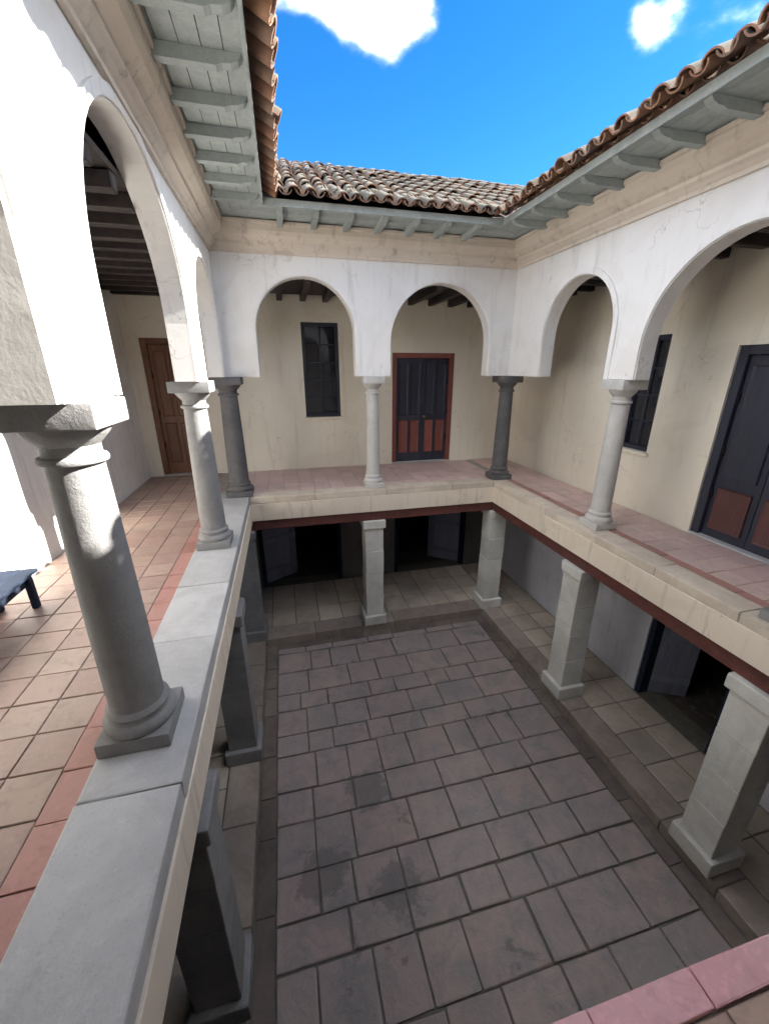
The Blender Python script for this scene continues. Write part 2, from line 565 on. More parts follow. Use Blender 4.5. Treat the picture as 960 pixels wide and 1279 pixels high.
# ------------------------------------------------------------------ upper gallery floors (slab, fascia, ledge stones, tiles)
LEDGE = .52                      # width of the grey ledge on the left
fl = struct(box('gallery_floor_left', (WL - .40, WN - .40, ZSLAB), (EL - .01, WB + .40, -.011), 'grout'))
edge_run(fl, 'ledge_slab', 'ledge', EN - .10, EB + .52, EL - LEDGE / 2, 'y', LEDGE / 2, .03, .14, (.95, 1.15, 1.35), .010, .012)
edge_run(fl, 'border_tile', 'redborder', EN, WB - 1.4, EL - LEDGE - .085, 'y', .08, .004, .03, (.30,), .008, .004)
floor_tiles(fl, 'floortile', WL + .02, EL - LEDGE - .17, -1.2, WB - .02, .30)
fr = struct(box('gallery_floor_right', (ER + .01, WN - .40, ZSLAB), (WR + .40, WB + .40, -.011), 'grout'))
edge_run(fr, 'ledge_slab', 'sand', EN - .1, EB + .14, ER + .15, 'y', .15, .02, .12, (.95, 1.15, 1.35), .010, .012)
edge_run(fr, 'border_tile', 'redborder', EN, WB - 1.7, ER + .385, 'y', .08, .004, .03, (.30,), .008, .004)
floor_tiles(fr, 'pinktile', ER + .47, WR - .02, 1.0, WB - .02, .30)
fb = struct(box('gallery_floor_back', (EL - .008, EB + .01, ZSLAB + .002), (ER + .008, WB + .398, -.013), 'grout'))
edge_run(fb, 'ledge_slab', 'sand', EL + .01, ER - .01, EB + .15, 'x', .15, .02, .12, (.95, 1.15, 1.35), .010, .012)
floor_tiles(fb, 'pinktile', EL - .30, ER + .30, EB + .31, WB - .02, .30)
fn = struct(box('gallery_floor_near', (EL - .008, WN - .398, ZSLAB + .002), (ER + .008, EN - .01, -.013), 'grout'))
edge_run(fn, 'kerb_tile', 'pinkkerb', EL + .01, ER - .01, EN - .055, 'x', .055, .012, .05, (.40, .46), .006, .006)
floor_tiles(fn, 'floortile', -.4, ER, -.55, EN - .115, .30)

# plastered fascias below the ledges
for par, a, b in (
        (fl, (EL - .010, EN, ZSLAB), (EL + .012, EB, -.112)),
        (fr, (ER - .012, EN, ZSLAB), (ER + .010, EB, -.102)),
        (fb, (EL + .012, EB - .012, ZSLAB), (ER - .012, EB + .010, -.102)),
        (fn, (EL + .012, EN - .010, ZSLAB), (ER - .012, EN + .012, -.04))):
    box('fascia', a, b, 'tan', par, .004)

# ------------------------------------------------------------------ inner walls with real openings
def roof_under(run):
    return 4.225 + .012 + run * math.tan(R(27)) + .012
def wall_with_holes(name, u0, u1, z0, z1, holes, place, thick, mat, label):
    """a wall in the (u, z) plane, thick behind it; holes are (u0, u1, z0, z1); place maps (u, depth, z) to the world"""
    us = sorted({u0, u1, *[h[0] for h in holes], *[h[1] for h in holes]})
    zs = sorted({z0, z1, *[h[2] for h in holes], *[h[3] for h in holes]})
    bm = bmesh.new()
    inside = lambda u, z: any(h[0] < u < h[1] and h[2] < z < h[3] for h in holes)
    vc = {}
    def V(u, d, z):
        k = (round(u, 4), round(d, 4), round(z, 4))
        if k not in vc:
            vc[k] = bm.verts.new(place(u, d, z))
        return vc[k]
    nu, nz = len(us) - 1, len(zs) - 1
    solid = [[not inside((us[i] + us[i + 1]) / 2, (zs[j] + zs[j + 1]) / 2) for j in range(nz)] for i in range(nu)]
    for i in range(nu):
        for j in range(nz):
            if not solid[i][j]:
                continue
            a, b, c, d = us[i], us[i + 1], zs[j], zs[j + 1]
            for dp in (0, thick):
                bm.faces.new((V(a, dp, c), V(b, dp, c), V(b, dp, d), V(a, dp, d)))
            for (cond, p, q) in ((i == 0 or not solid[i - 1][j], (a, c), (a, d)), (i == nu - 1 or not solid[i + 1][j], (b, c), (b, d)),
                                 (j == 0 or not solid[i][j - 1], (a, c), (b, c)), (j == nz - 1 or not solid[i][j + 1], (a, d), (b, d))):
                if cond:
                    bm.faces.new((V(p[0], 0, p[1]), V(q[0], 0, q[1]), V(q[0], thick, q[1]), V(p[0], thick, p[1])))
    o = obj(name, bm, mat)
    o['label'] = label
    o['category'] = 'wall'
    o['kind'] = 'thing'
    return o
pl_left = lambda u, d, z: (WL - d, u, z)
pl_right = lambda u, d, z: (WR + d, u, z)
pl_back = lambda u, d, z: (u, WB + d, z)
pl_near = lambda u, d, z: (u, WN - d, z)
WT = .38
ZI0, ZI1 = -.010, 4.3
B_WIN = (.48, 1.26, 1.16, 3.10)
B_DOOR = (2.46, 3.96, .001, 2.52)
L_DOOR = (-2.62, -1.74, .001, 2.75)
R_WIN = (5.06, 5.66, .95, 2.66)
R_DOOR = (2.75, 4.10, .001, 2.46)
wall_with_holes('gallery_wall', WL - WT, WR + WT, ZI0, roof_under(WB - 6.44), [B_WIN, B_DOOR, L_DOOR], pl_back, WT, 'cream', 'cream wall with brown door, tall dark window and red-framed door')
wall_with_holes('gallery_wall', WN, WB, ZI0, roof_under(-.06 - WL), [], pl_left, WT, 'white', 'white wall without openings behind the tall grey-ledged gallery')
wall_with_holes('gallery_wall', WN, WB, ZI0, roof_under(WR - 3.40), [R_WIN, R_DOOR], pl_right, WT, 'cream', 'cream wall with narrow dark window beside wide dark door')
wall_with_holes('gallery_wall', WL - WT, WR + WT, ZI0, roof_under(1.16 - WN), [], pl_near, WT, 'cream', 'cream wall behind the pink-kerbed gallery')
L0, L1 = ZL - .011, ZSLAB
LB_D = (2.55, 4.55, L0, -.85)
LB_W = (-.85, 1.15, L0, -.85)
LR_D = (2.95, 4.28, L0, -.95)
LR_W = (.9, 1.9, -2.2, -1.1)
wall_with_holes('lower_wall', WL - WT, WR + WT, L0, L1, [LB_D, LB_W], pl_back, WT, 'recess_shade', 'shade-darkened ground-floor wall with two open dark doorways')
wall_with_holes('lower_wall', WN, WB, L0, L1, [], pl_left, WT, 'recess_shade', 'shade-darkened ground-floor wall under the grey ledge')
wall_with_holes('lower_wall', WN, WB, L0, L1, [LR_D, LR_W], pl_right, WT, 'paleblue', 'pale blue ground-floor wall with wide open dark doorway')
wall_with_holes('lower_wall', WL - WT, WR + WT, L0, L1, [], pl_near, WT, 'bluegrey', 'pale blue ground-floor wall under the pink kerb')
# dim rooms behind the two open doorways
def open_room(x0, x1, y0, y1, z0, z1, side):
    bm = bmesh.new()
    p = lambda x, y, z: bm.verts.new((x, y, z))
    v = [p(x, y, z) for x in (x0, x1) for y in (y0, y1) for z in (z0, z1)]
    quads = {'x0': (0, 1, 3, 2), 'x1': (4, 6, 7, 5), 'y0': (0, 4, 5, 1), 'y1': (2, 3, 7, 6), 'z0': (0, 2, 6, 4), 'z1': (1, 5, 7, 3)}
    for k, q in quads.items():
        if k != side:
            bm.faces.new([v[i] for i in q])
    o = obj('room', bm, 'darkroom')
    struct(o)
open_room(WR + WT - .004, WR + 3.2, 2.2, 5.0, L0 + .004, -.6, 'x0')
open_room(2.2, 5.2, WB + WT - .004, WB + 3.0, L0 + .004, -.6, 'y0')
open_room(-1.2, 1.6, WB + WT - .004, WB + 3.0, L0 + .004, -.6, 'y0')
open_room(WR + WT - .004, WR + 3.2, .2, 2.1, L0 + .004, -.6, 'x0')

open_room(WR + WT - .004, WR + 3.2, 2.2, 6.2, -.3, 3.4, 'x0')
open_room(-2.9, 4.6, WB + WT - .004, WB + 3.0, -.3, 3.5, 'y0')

# ------------------------------------------------------------------ joinery
def T(parent_rz, loc):
    return loc
def double_door(label, place, u0, u1, z1, frame_mat, leaf_mat, low_mat, leaves, rz_loc, panels=(.1, .42, .47, .95)):
    """a panelled door set 0.16 m into its opening; local u axis is x, depth is +y, root at the sill"""
    root = thing('door', label, 'door', rz_loc[0], None, rz_loc[1])
    w = u1 - u0
    fw = .11
    for a, b in (((0, .03, 0), (fw, .17, z1)), ((w - fw, .03, 0), (w, .17, z1)), ((fw, .03, z1 - fw), (w - fw, .17, z1))):
        box('frame', a, b, frame_mat, root, .006)
    lw = (w - 2 * fw) / leaves
    hz = z1 - fw
    for i in range(leaves):
        x0 = fw + i * lw + .004
        x1 = fw + (i + 1) * lw - .004
        leaf = box('leaf', (x0, .09, .012), (x1, .135, hz - .005), leaf_mat, root, .004)
        np_ = ((panels[0], panels[1], low_mat), (panels[2], panels[3], leaf_mat))
        for (f0, f1, mt) in np_:
            cols = 2 if lw > .62 else 1
            for c in range(cols):
                pa = x0 + .07 + c * (x1 - x0 - .07) / cols
                pb = x0 + (c + 1) * (x1 - x0 - .07) / cols
                bm = bmesh.new()
                a, b = (pa, .066, f0 * hz), (pb, .089, f1 * hz)
                add_box(bm, a, b)
                fr_ = [f for f in bm.faces if f.calc_center_median().y < .067]
                bmesh.ops.recalc_face_normals(bm, faces=bm.faces)
                r = bmesh.ops.inset_region(bm, faces=fr_, thickness=.035, depth=-.014)
                obj('panel', bm, mt, leaf)
                bm = bmesh.new()
        for hzz in (.25, .5, .78):
            hx = x0 if i == 0 else x1
            box('hinge', (hx - .012, .060, hzz * hz - .06), (hx + .012, .092, hzz * hz + .06), 'iron', leaf, .003)
    bm = bmesh.new()
    cx = fw + lw * (1 if leaves == 2 else .88) + (.06 if leaves == 2 else 0)
    add_lathe(bm, [(.004, 0), (.028, .002), (.028, .008), (.012, .014), (.012, .035), (.026, .045), (.028, .058), (.016, .07), (.003, .072)], 16)
    bmesh.ops.rotate(bm, verts=bm.verts, cent=(0, 0, 0), matrix=Matrix.Rotation(R(90), 3, 'X'))
    bmesh.ops.translate(bm, verts=bm.verts, vec=(cx, .090, hz * .455))
    obj('knob', bm, 'brass', root, True)
    box('threshold', (.0, -.02, -.004), (w, .20, .022), 'ledge', root, .006)
    return root
def window(label, u0, u1, z0, z1, loc, rz, frame_mat, cols=2, rows=4, bars=False, sill='white'):
    root = thing('window', label, 'window', loc, None, rz)
    w, h = u1 - u0, z1 - z0
    fw = .07
    for a, b in (((0, .06, 0), (fw, .16, h)), ((w - fw, .06, 0), (w, .16, h)), ((fw, .06, h - fw), (w - fw, .16, h)), ((fw, .06, 0), (w - fw, .16, fw))):
        box('frame', a, b, frame_mat, root, .005)
    gw, gh = (w - 2 * fw) / cols, (h - 2 * fw) / rows
    for i in range(cols):
        for j in range(rows):
            p = box('pane', (fw + i * gw + .004, .115, fw + j * gh + .004), (fw + (i + 1) * gw - .004, .122, fw + (j + 1) * gh - .004), 'glass', root)
            p.rotation_euler = (rnd.gauss(0, .003), 0, rnd.gauss(0, .003))
    for i in range(1, cols):
        box('mullion', (fw + i * gw - .018, .09, fw), (fw + i * gw + .018, .14, h - fw), frame_mat, root, .004)
    for j in range(1, rows):
        for i in range(cols):
            a = fw + i * gw + (.018 if i else 0)
            b = fw + (i + 1) * gw - (.018 if i < cols - 1 else 0)
            box('glazing_bar', (a, .095, fw + j * gh - .012), (b, .135, fw + j * gh + .012), frame_mat, root, .003)
    box('sill', (-.05, -.05, -.06), (w + .05, .06, -.001), sill, root, .008)
    if bars:
        n = int(w / .12)
        for i in range(1, n):
            bm = bmesh.new()
            add_lathe(bm, [(.009, .0), (.009, h)], 8, i * w / n, .025)
            obj('bar', bm, 'iron', root, True)
    return root
YB = math.pi
double_door('brown varnished panelled door at the end of the grey-ledged gallery', None, *L_DOOR[:2], 2.75, 'brown', 'brown', 'brown', 1, ((L_DOOR[0], WB, .001), 0))
double_door('dark double door in a wide oxide-red frame with red lower panels', None, *B_DOOR[:2], 2.52, 'red', 'navy', 'red', 2, ((B_DOOR[0], WB, .001), 0))
double_door('wide dark navy double door with maroon lower panels', None, *R_DOOR[:2], 2.46, 'navy', 'navy', 'maroon', 2, ((WR, R_DOOR[1], .001), -math.pi / 2), (.06, .30, .36, .95))
window('tall dark multi-pane window in cream wall beside brown door', *B_WIN, (B_WIN[0], WB, B_WIN[2]), 0, 'navy', 2, 5, False, 'cream')
window('narrow dark window in cream wall beside the wide navy door', *R_WIN, (WR, R_WIN[1], R_WIN[2]), -math.pi / 2, 'navy', 2, 4, False, 'cream')
window('barred ground-floor window next to the wide open doorway', *LR_W, (WR, LR_W[1], LR_W[2]), -math.pi / 2, 'slate', 2, 3, True, 'sand')
def doorcase(label, u0, u1, z1, loc, rz, mat, leaves=()):
    root = thing('doorway', label, 'doorway', loc, None, rz)
    w = u1 - u0
    for n, a, b in (('jamb', (0, .02, 0), (.09, .2, z1)), ('jamb', (w - .09, .02, 0), (w, .2, z1)), ('head', (.09, .02, z1 - .1), (w - .09, .2, z1))):
        box(n, a, b, mat, root, .006)
    for side, deg in leaves:                         # plank leaves swung into the room
        lw = (w - .18) / 2 - .004
        leaf = bpy.data.objects.new('leaf', None)
        COL.objects.link(leaf)
        leaf.parent = root
        leaf.location = (.094 if side < 0 else w - .094, .19, .015)
        leaf.rotation_euler = (0, 0, R(deg) * (1 if side < 0 else -1))
        npl = 5
        for i in range(npl):
            a0, a1 = lw * i / npl + .002, lw * (i + 1) / npl - .002
            if side > 0:
                a0, a1 = -a1, -a0
            box('plank', (a0, 0, 0), (a1, .032, z1 - .13), 'blueleaf', leaf, .003)
        for zz in (.25, z1 * .5, z1 - .40):
            box('ledger', (.01 * -side if side < 0 else -lw + .01, -.024, zz), (lw - .01 if side < 0 else -.01, -.001, zz + .11), 'blueleaf', leaf, .004)
    return root
doorcase('slate blue frame of the open ground-floor doorway under red-framed door', *LB_D[:2], LB_D[3] - L0, (LB_D[0], WB, L0), 0, 'slate', ((1, 38),))
doorcase('slate blue frame of the open ground-floor doorway under tall dark window', *LB_W[:2], LB_W[3] - L0, (LB_W[0], WB, L0), 0, 'slate', ((-1, 30),))
doorcase('slate blue frame of the open ground-floor doorway under wide navy door', *LR_D[:2], LR_D[3] - L0, (WR, LR_D[1], L0), -math.pi / 2, 'slate', ((-1, 62),))

# ------------------------------------------------------------------ arcades
def arcade(name, label, u0, u1, arches, place, mat, crown):
    """arches: (centre, half width); piers between stand on the capitals"""
    root = thing(name, label, 'arcade')
    arches = [(*a, crown)[:3] for a in arches]
    pts = []                                    # (u, zlow) polyline of the lower edge
    cur = u0
    N = 26
    pts.append((u0, ZCAP))
    for c, hw, crown in arches:
        zs = crown - hw
        rise = hw
        if zs < ZCAP + .05:
            zs = ZCAP + .05
            rise = crown - zs
        pts.append((c - hw, ZCAP))
        for i in range(N + 1):
            t = math.pi - math.pi * i / N
            wob = .006 * noise.noise(Vector((c * 3 + math.cos(t) * 2, math.sin(t) * 2, crown)))
            pts.append((c + (hw + wob) * math.cos(t), zs + (rise + wob) * math.sin(t)))
        pts.append((c + hw, ZCAP))
    pts.append((u1, ZCAP))
    bm = bmesh.new()
    zt = ZTOP
    for d in (-TH, TH):
        lo = [bm.verts.new(place(u, d, z)) for u, z in pts]
        hi = [bm.verts.new(place(u, d, zt)) for u, z in pts]
        for i in range(len(pts) - 1):
            if abs(pts[i][0] - pts[i + 1][0]) < 1e-6:
                continue
            bm.faces.new((lo[i], lo[i + 1], hi[i + 1], hi[i]))
        if d < 0:
            l0, h0 = lo, hi
    for i in range(len(pts) - 1):
        bm.faces.new((l0[i], l0[i + 1], lo[i + 1], lo[i]))
        if abs(pts[i][0] - pts[i + 1][0]) > 1e-6:
            bm.faces.new((h0[i], h0[i + 1], hi[i + 1], hi[i]))
    for i in (0, len(pts) - 1):
        bm.faces.new((l0[i], lo[i], hi[i], h0[i]))
    bmesh.ops.remove_doubles(bm, verts=bm.verts, dist=.0004)
    obj('wall', bm, mat, root)
    # a plain raised band round each arch, on the courtyard face
    for c, hw, crown in arches:
        zs = max(crown - hw, ZCAP + .05)
        rise = crown - zs
        bm = bmesh.new()
        prof = []
        outer = .085
        line = [(-1, None, ZCAP)] + [(None, math.pi - math.pi * i / N, None) for i in range(N + 1)] + [(1, None, ZCAP)]
        rings = []
        for sgn, t, z in line:
            if t is None:
                a, b = (c + sgn * (hw + .012), z), (c + sgn * (hw + outer), z)
            else:
                a = (c + (hw + .012) * math.cos(t), zs + (rise + .012) * math.sin(t))
                b = (c + (hw + outer) * math.cos(t), zs + (rise + outer) * math.sin(t))
            rings.append([bm.verts.new(place(a[0], TH - .01, a[1])), bm.verts.new(place(a[0], TH + .020, a[1])),
                          bm.verts.new(place(b[0], TH + .020, b[1])), bm.verts.new(place(b[0], TH - .01, b[1]))])
        for p, q in zip(rings, rings[1:]):
            for i in range(4):
                j = (i + 1) % 4
                bm.faces.new((p[i], p[j], q[j], q[i]))
        bm.faces.new(rings[0])
        bm.faces.new(rings[-1][::-1])
        obj('arch_moulding', bm, mat, root)
    return root
L_AR = [(1.02, .92, 3.62), (3.78, 1.15, 3.78), (6.32, .82, 3.52)]
R_AR = [(1.02, .80), (3.30, 1.00), (5.56, .74)]
B_AR = [(.47, .80), (2.83, .93)]
N_AR = [(.70, 1.32), (3.28, .72)]
arcade('arcade', 'sunlit white three-arched arcade above the wide grey stone ledge', AN - TH, AB + TH, L_AR, lambda u, d, z: (AL + d, u, z), 'white', 3.56)
arcade('arcade', 'shaded white arcade with one wide arch before the wide navy door', AN - TH, AB + TH, R_AR, lambda u, d, z: (AR - d, u, z), 'white', 3.42)
arcade('arcade', 'white two-arched arcade in front of the red-framed door', AL + TH + .002, AR - TH - .002, B_AR, lambda u, d, z: (u, AB - d, z), 'white', 3.56)
arcade('arcade', 'white two-arched arcade over the pink kerb', AL + TH + .002, AR - TH - .002, N_AR, lambda u, d, z: (u, AN + d, z), 'white', 3.56)

# ------------------------------------------------------------------ upper columns
proto = {}
def column_meshes():
    zb = 0.0
    bm = bmesh.new()
    add_box(bm, (-.20, -.20, 0), (.20, .20, .10), .010, 2)
    add_lathe(bm, [(.10, .098), (.192, .100), (.203, .122), (.203, .142), (.190, .164), (.170, .172), (.164, .190), (.172, .206), (.176, .222), (.166, .238), (.152, .25), (.1, .251)], 40)
    proto['base'] = bm
    bm = bmesh.new()
    prof = [(.1, .248)]
    for i in range(13):
        t = i / 12
        prof.append((.150 - .024 * t ** 1.6, .252 + t * 1.50))
    prof += [(.1, 1.753)]
    add_lathe(bm, prof, 40)
    proto['shaft'] = bm
    bm = bmesh.new()
    add_lathe(bm, [(.1, 1.750), (.128, 1.752), (.148, 1.760), (.152, 1.775), (.146, 1.790), (.128, 1.798), (.127, 1.845), (.140, 1.858), (.165, 1.885), (.188, 1.915), (.196, 1.935), (.1, 1.937)], 40)
    add_box(bm, (-.215, -.215, 1.935), (.215, .215, ZCAP - .002), .010, 2)
    proto['capital'] = bm
column_meshes()
pm = {}
for k, b in proto.items():
    o = obj(k, b, 'column', None, True)
    pm[k] = o.data
    bpy.data.objects.remove(o)
def column(label, x, y, z0, tone=None):
    r = thing('column', label, 'column', (x, y, z0), 'stone columns of the upper gallery', rnd.choice((0, 1, 2, 3)) * math.pi / 2)
    for k in ('base', 'shaft', 'capital'):
        me = pm[k]
        if tone:
            if (tone, k) not in pm:
                pm[tone, k] = me.copy()
                pm[tone, k].materials[0] = M[tone + 'column']
            me = pm[tone, k]
        o = obj(k, me, None, r)
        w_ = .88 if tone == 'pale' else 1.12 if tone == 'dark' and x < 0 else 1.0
        o.scale = (w_, w_, (ZCAP - z0) / ZCAP)
for lab, x, y, z in (
        ('grey stone column on the wide grey ledge, between first and second sunlit arches', AL - .03, 2.27, .031),
        ('grey stone column on the grey ledge, between second and third sunlit arches', AL, 5.19, .031),
        ('dark grey stone corner column where grey ledge meets the tan ledge', AL + .12, AB, .031),
        ('pale stone column midway between the two arches before the red-framed door', 1.585, AB, .021),
        ('dark grey stone corner column near the red-framed door', AR - .04, AB, .021),
        ('pale stone column before the narrow dark window, between narrow and wide arch', AR, 4.56, .021),
        ('grey stone column before the wide navy door, beyond the wide arch', AR, 2.06, .021),
        ('grey stone column midway along the pink kerb', 2.29, AN, .001),
        ('grey stone corner column where grey ledge meets the pink kerb', AL + .02, AN - .04, .031),
        ('grey stone corner column where tan ledge meets the pink kerb', AR - .02, AN - .04, .021)):
    column(lab, x, y, z, lab.split()[0] if lab.split()[0] in ('pale', 'dark') else None)

# ------------------------------------------------------------------ ground-floor pillars and lintel beams
def pillar(label, x, y):
    pmat = 'column' if x < 0 else 'pillar'  # left pillars get darker stone, painting in the deep shade there
    r = thing('pillar', label, 'pillar', (x, y, ZL), 'square ground-floor pillars', 0)
    H = -.62 - ZL
    box('base', (-.24, -.24, .001), (.24, .24, .22), pmat, r, .018, 2)
    zz = .221
    nblk = 4
    hb = (H - .17 - zz) / nblk
    for i in range(nblk):
        e = rnd.uniform(-.004, .004)
        box('stone_block', (-.185 + e, -.185 - e, zz + .003), (.185 + e, .185 - e, zz + hb), pmat, r, .012, 2)
        zz += hb
    box('capital', (-.225, -.225, H - .165), (.225, .225, H - .001), pmat, r, .02, 2)
PX = ((AW + .06, .24), (AW + .06, 2.19), (AW + .06, 4.64), (AW + .06, AB - .06), (1.55, AB - .06), (AR - .06, AB - .06), (AR - .06, 4.60), (AR - .06, 2.06), (AR - .06, .24), (2.29, .20))
PLAB = ('shade-darkened grey stone pillar under the corner of grey ledge and pink kerb', 'shade-darkened grey stone pillar under the grey ledge, below the first ledge column',
        'shade-darkened grey stone pillar under the grey ledge, below the second ledge column', 'shade-darkened grey stone pillar under the corner of grey and tan ledges',
        'pale stone pillar midway along the far side, between two dark bays', 'pale stone corner pillar below the corner column near red-framed door',
        'pale stone pillar below the column before the narrow dark window', 'pale stone pillar beside the wide open dark doorway, nearest the pink kerb',
        'pale stone pillar under the corner of tan ledge and pink kerb', 'pale stone pillar under the middle of the pink kerb')
for (x, y), l in zip(PX, PLAB):
    pillar(l, x, y)
def lintel(label, a, b):
    o = box('lintel_beam', a, b, 'beam', None, .012, 2)
    o['label'] = label
    o['category'] = 'beam'
    o['kind'] = 'thing'
lintel('red-brown timber beam under the grey-ledged gallery', (AW - .10, AN - .2, -.62), (AW + .22, AB + .2, ZSLAB - .002))
lintel('red-brown timber beam under the gallery of the wide navy door', (AR - .22, AN - .2, -.62), (AR + .10, AB + .2, ZSLAB - .002))
lintel('red-brown timber beam under the gallery of the red-framed door', (AW + .222, AB - .22, -.619), (AR - .222, AB + .10, ZSLAB - .003))
lintel('red-brown timber beam under the pink kerb', (AW + .222, AN - .10, -.619), (AR - .222, AN + .2, ZSLAB - .003))

# ------------------------------------------------------------------ cornice round the top of the walls
def cornice(label, u0, u1, place, miter=(1, 1)):
    """profile steps outwards (d) with height; ends mitred"""
    prof = [(-.0, 3.83), (.035, 3.83), (.035, 3.87), (.055, 3.885), (.075, 3.905), (.11, 3.93), (.11, 3.965), (.15, 3.985), (.205, 4.03), (.235, 4.08), (.235, 4.15), (.26, 4.16), (.26, 4.198), (0, 4.198)]
    root = thing('cornice', label, 'cornice')
    bm = bmesh.new()
    rings = []
    n = 12
    for i in range(n + 1):
        ring = []
        for d, z in prof:
            a = u0 + d * miter[0]
            b = u1 - d * miter[1]
            u = a + (b - a) * i / n
            w = .004 * noise.noise(Vector((u * 1.3, z * 3, 5)))
            ring.append(bm.verts.new(place(u, TH + .001 + d + w, z + w)))
        rings.append(ring)
    for p, q in zip(rings, rings[1:]):
        for i in range(len(prof)):
            j = (i + 1) % len(prof)
            bm.faces.new((p[i], p[j], q[j], q[i]))
    bm.faces.new(rings[0])
    bm.faces.new(rings[-1][::-1])
    obj('moulding', bm, 'cornice', root)
cornice('stepped beige cornice above the sunlit three-arched arcade', AN + TH, AB - TH, lambda u, d, z: (AL + d, u, z))
cornice('stepped beige cornice above the arcade of the wide navy door', AN + TH, AB - TH, lambda u, d, z: (AR - d, u, z))
cornice('stepped beige cornice above the arcade of the red-framed door', AL + TH, AR - TH, lambda u, d, z: (u, AB - d, z))
cornice('stepped beige cornice above the pink-kerbed gallery', AL + TH, AR - TH, lambda u, d, z: (u, AN + d, z))

# ------------------------------------------------------------------ gallery ceilings (upper and lower)
def ceiling(name, x0, x1, y0, y1, z, along, mat='darkwood', step=.46, bw=.055, bh=.13):
    o = struct(box(name, (x0, y0, z), (x1, y1, z + .05), mat))
    t0, t1 = (y0, y1) if along == 'x' else (x0, x1)      # beams run along 'along', repeat across
    t = t0 + step * .6
    me = None
    while t < t1 - .1:
        a = (x0, t - bw, z - bh) if along == 'x' else (t - bw, y0, z - bh)
        b = (x1, t + bw, z - .002) if along == 'x' else (t + bw, y1, z - .002)
        if me is None:
            q = box('ceiling_beam', a, b, mat, o, .010)
            me, tq = q.data, t
        else:
            q = obj('ceiling_beam', me, None, o)
            q.location = (0, t - tq, rnd.uniform(-.006, .006)) if along == 'x' else (t - tq, 0, rnd.uniform(-.006, .006))
        t += step
ceiling('gallery_ceiling_left', WL, AL - TH, WN, WB, 3.60, 'x')
ceiling('gallery_ceiling_right', AR + TH, WR, WN, WB, 3.60, 'x')
ceiling('gallery_ceiling_back', AL - TH + .002, AR + TH - .002, AB + TH, WB, 3.602, 'y')
ceiling('gallery_ceiling_near', AL - TH + .002, AR + TH - .002, WN, AN - TH, 3.602, 'y')
ceiling('lower_ceiling_left', WL, AW - .101, WN, WB, ZSLAB - .052, 'x')
ceiling('lower_ceiling_right', AR + .101, WR, WN, WB, ZSLAB - .052, 'x')
ceiling('lower_ceiling_back', AW - .1, AR + .1, AB + .101, WB, ZSLAB - .054, 'y')
ceiling('lower_ceiling_near', AW - .1, AR + .1, WN, AN - .101, ZSLAB - .054, 'y')

# ------------------------------------------------------------------ roofs
XE0, XE1, YE0, YE1 = -.06, 3.40, 1.16, 6.44         # the four eave edges round the sky opening
ZE = 4.225
SL = math.tan(R(27))
OUT = 3.4                                            # how far the slopes run back
def tile_mesh(L, r0, r1, name, arc=(0, 180), thick=.016, seg=9):
    bm = bmesh.new()
    rings = []
    for k, (yy, r) in enumerate(((0, r0), (L, r1))):
        ro = []
        for rad in (r, r - thick):
            line = []
            for i in range(seg + 1):
                a = R(arc[0] + (arc[1] - arc[0]) * i / seg)
                line.append(bm.verts.new((rad * math.cos(a), yy, rad * math.sin(a) * .85)))
            ro.append(line)
        rings.append(ro)
    for s_ in (0, 1):
        for i in range(seg):
            bm.faces.new((rings[0][s_][i], rings[0][s_][i + 1], rings[1][s_][i + 1], rings[1][s_][i]))
    for k in (0, 1):
        for i in range(seg):
            bm.faces.new((rings[k][0][i], rings[k][0][i + 1], rings[k][1][i + 1], rings[k][1][i]))
    for e in (0, seg):
        bm.faces.new((rings[0][0][e], rings[1][0][e], rings[1][1][e], rings[0][1][e]))
    bmesh.ops.recalc_face_normals(bm, faces=bm.faces)
    for f in bm.faces:
        f.smooth = True
    for e in bm.edges:
        if len(e.link_faces) == 2 and e.calc_face_angle(0) > R(38):
            e.smooth = False
    me = bpy.data.meshes.new(name)
    bm.to_mesh(me)
    bm.free()
    me.materials.append(M['rooftile'])
    return me
COVER = [tile_mesh(.44, .098, .080, 'cover_tile'), tile_mesh(.45, .095, .082, 'cover_tile'), tile_mesh(.43, .100, .079, 'cover_tile')]
PAN = [tile_mesh(.44, .080, .098, 'pan_tile', (180, 360)), tile_mesh(.45, .082, .096, 'pan_tile', (180, 360))]
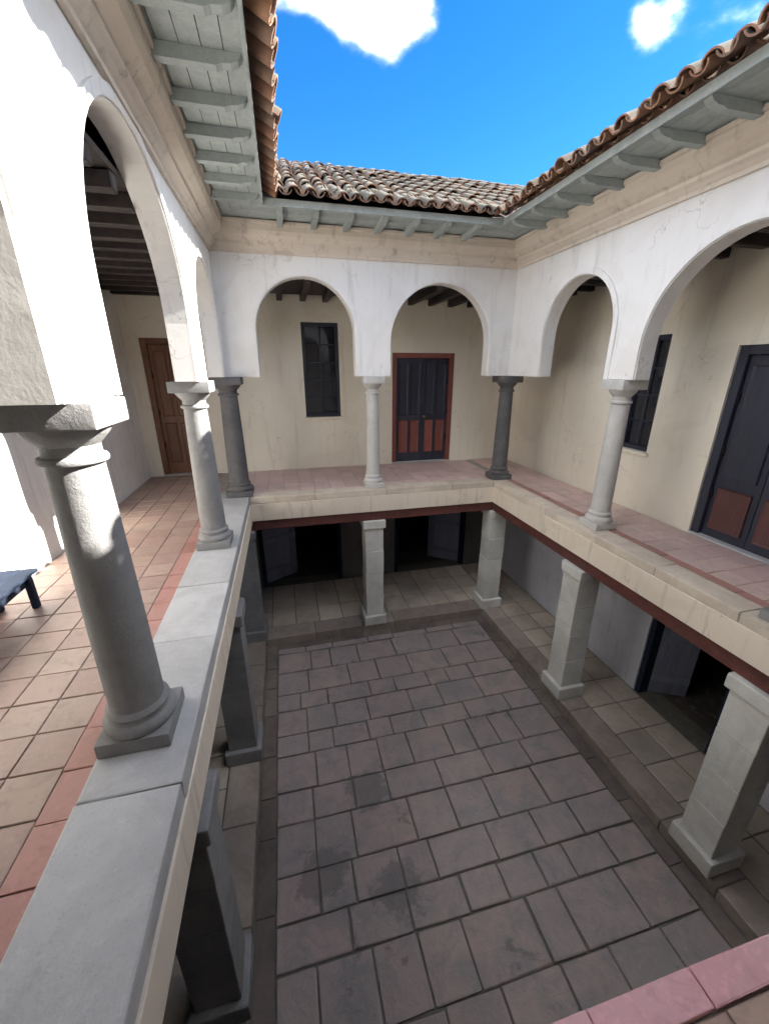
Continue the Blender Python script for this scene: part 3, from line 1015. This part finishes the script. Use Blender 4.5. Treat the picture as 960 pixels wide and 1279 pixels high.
def roof(label, length, rz, origin, rows, inner):
    """local frame: x runs along the eave from 0 to length, +y runs up the slope away from the opening; valleys at both ends open outwards at 45 degrees"""
    root = thing('tiled_roof', label, 'roof', origin, None, rz)
    # boarding: a tapered slab following the slope
    bm = bmesh.new()
    def P(x, yy, dz):
        return bm.verts.new((x, yy, yy * SL + dz))
    q = [P(0, 0, .045), P(length, 0, .045), P(length + OUT, OUT, .045), P(-OUT, OUT, .045)]
    w = [P(0, 0, .012), P(length, 0, .012), P(length + OUT, OUT, .012), P(-OUT, OUT, .012)]
    bm.faces.new(q)
    bm.faces.new(w[::-1])
    for i in range(4):
        j = (i + 1) % 4
        bm.faces.new((q[i], w[i], w[j], q[j]))
    obj('roof_deck', bm, 'darkwood', root)
    # flat boarded soffit under the overhang with carved rafter ends
    nb = 6
    depth = inner
    for k in range(nb):
        a, b = depth * k / nb + .003, depth * (k + 1) / nb - .003
        bm = bmesh.new()
        dz = rnd.uniform(-.003, .003)
        lo = [bm.verts.new(v) for v in ((-a, a, -.012 + dz), (length + a, a, -.012 + dz), (length + b, b, -.012 + dz), (-b, b, -.012 + dz))]
        hi = [bm.verts.new((v.co.x, v.co.y, .004 + dz)) for v in lo]
        bm.faces.new(lo)
        bm.faces.new(hi[::-1])
        for i in range(4):
            j = (i + 1) % 4
            bm.faces.new((lo[i], hi[i], hi[j], lo[j]))
        obj('soffit_board', bm, 'soffit', root)
    t = .22
    rm = None
    while t < length - .1:
        if rm is None:
            bm = bmesh.new()
            prof = [(.03, -.030), (.05, -.055), (.10, -.075), (.16, -.080), (.20, -.095), (inner - .03, -.095), (inner - .03, -.014), (.03, -.014)]
            l_ = [bm.verts.new((-.038, p[0], p[1])) for p in prof]
            r_ = [bm.verts.new((.038, p[0], p[1])) for p in prof]
            bm.faces.new(l_)
            bm.faces.new(r_[::-1])
            for i in range(len(prof)):
                j = (i + 1) % len(prof)
                bm.faces.new((l_[i], l_[j], r_[j], r_[i]))
            q_ = obj('rafter_end', bm, 'soffit', root)
            rm = q_.data
        else:
            q_ = obj('rafter_end', rm, None, root)
        q_.location = (t, 0, 0)
        t += .48
    # eave board
    box('eave_board', (.0, -.016, -.035), (length, .012, .050), 'soffit', root, .004)
    # clay tiles: covers and pans, in rows up the slope
    sp = .205
    n = int((length + 2 * OUT) / sp)
    ang = math.atan(SL)
    stepy = .36 * math.cos(ang)
    for rr in range(rows):
        yy = -.19 + rr * stepy
        lo_x, hi_x = -max(yy, 0), length + max(yy, 0)
        k0 = math.ceil((lo_x + .05) / sp)
        k1 = math.floor((hi_x - .05) / sp)
        for kx in range(k0, k1 + 1):
            x = kx * sp
            c = obj('cover_tile', rnd.choice(COVER), None, root)
            c.location = (x + rnd.gauss(0, .008), yy + rnd.gauss(0, .018) - (.05 if rnd.random() < .05 else 0), max(yy, -.1) * SL + .100 + rnd.uniform(0, .012))
            c.rotation_euler = (ang - .05 + rnd.gauss(0, .012), rnd.gauss(0, .05), rnd.gauss(0, .035))
            if rr < 2 and x + sp / 2 < hi_x:
                c = obj('pan_tile', rnd.choice(PAN), None, root)
                c.location = (x + sp / 2 + rnd.gauss(0, .004), yy - .012 + rnd.gauss(0, .008), max(yy, -.1) * SL + .150 + rnd.uniform(0, .005))
                c.rotation_euler = (ang + .03, 0, rnd.gauss(0, .015))
    return root
roof('clay tile roof above the arcade of the red-framed door', XE1 - XE0, 0, (XE0, YE1, ZE), 9, (AB - TH) - YE1)
roof('clay tile roof above the sunlit three-arched arcade', YE1 - YE0, math.pi / 2, (XE0, YE0, ZE), 2, XE0 - (AL + TH))
roof('clay tile roof above the arcade of the wide navy door', YE1 - YE0, -math.pi / 2, (XE1, YE1, ZE), 2, (AR - TH) - XE1)
roof('clay tile roof above the pink-kerbed gallery', XE1 - XE0, math.pi, (XE1, YE0, ZE), 2, YE0 - (AN + TH))

# ------------------------------------------------------------------ bench against the white wall
bn = thing('bench', 'dark blue wooden bench standing against the white gallery wall', 'bench', (WL + .24, 3.45, .003))
for sy in (-.62, .62):
    for sx in (-.15, .15):
        box('leg', (sx - .028, sy - .028, .0), (sx + .028, sy + .028, .34), 'slate', bn, .005)
for i in range(3):
    box('seat_plank', (-.20 + i * .135, -.72, .342), (-.07 + i * .135, .72, .375), 'slate', bn, .006)
for sy in (-.62, .62):
    box('rail', (-.125, sy - .016, .25), (.125, sy + .016, .33), 'slate', bn, .003)
box('apron', (.115, -.59, .24), (.14, .59, .33), 'slate', bn, .003)
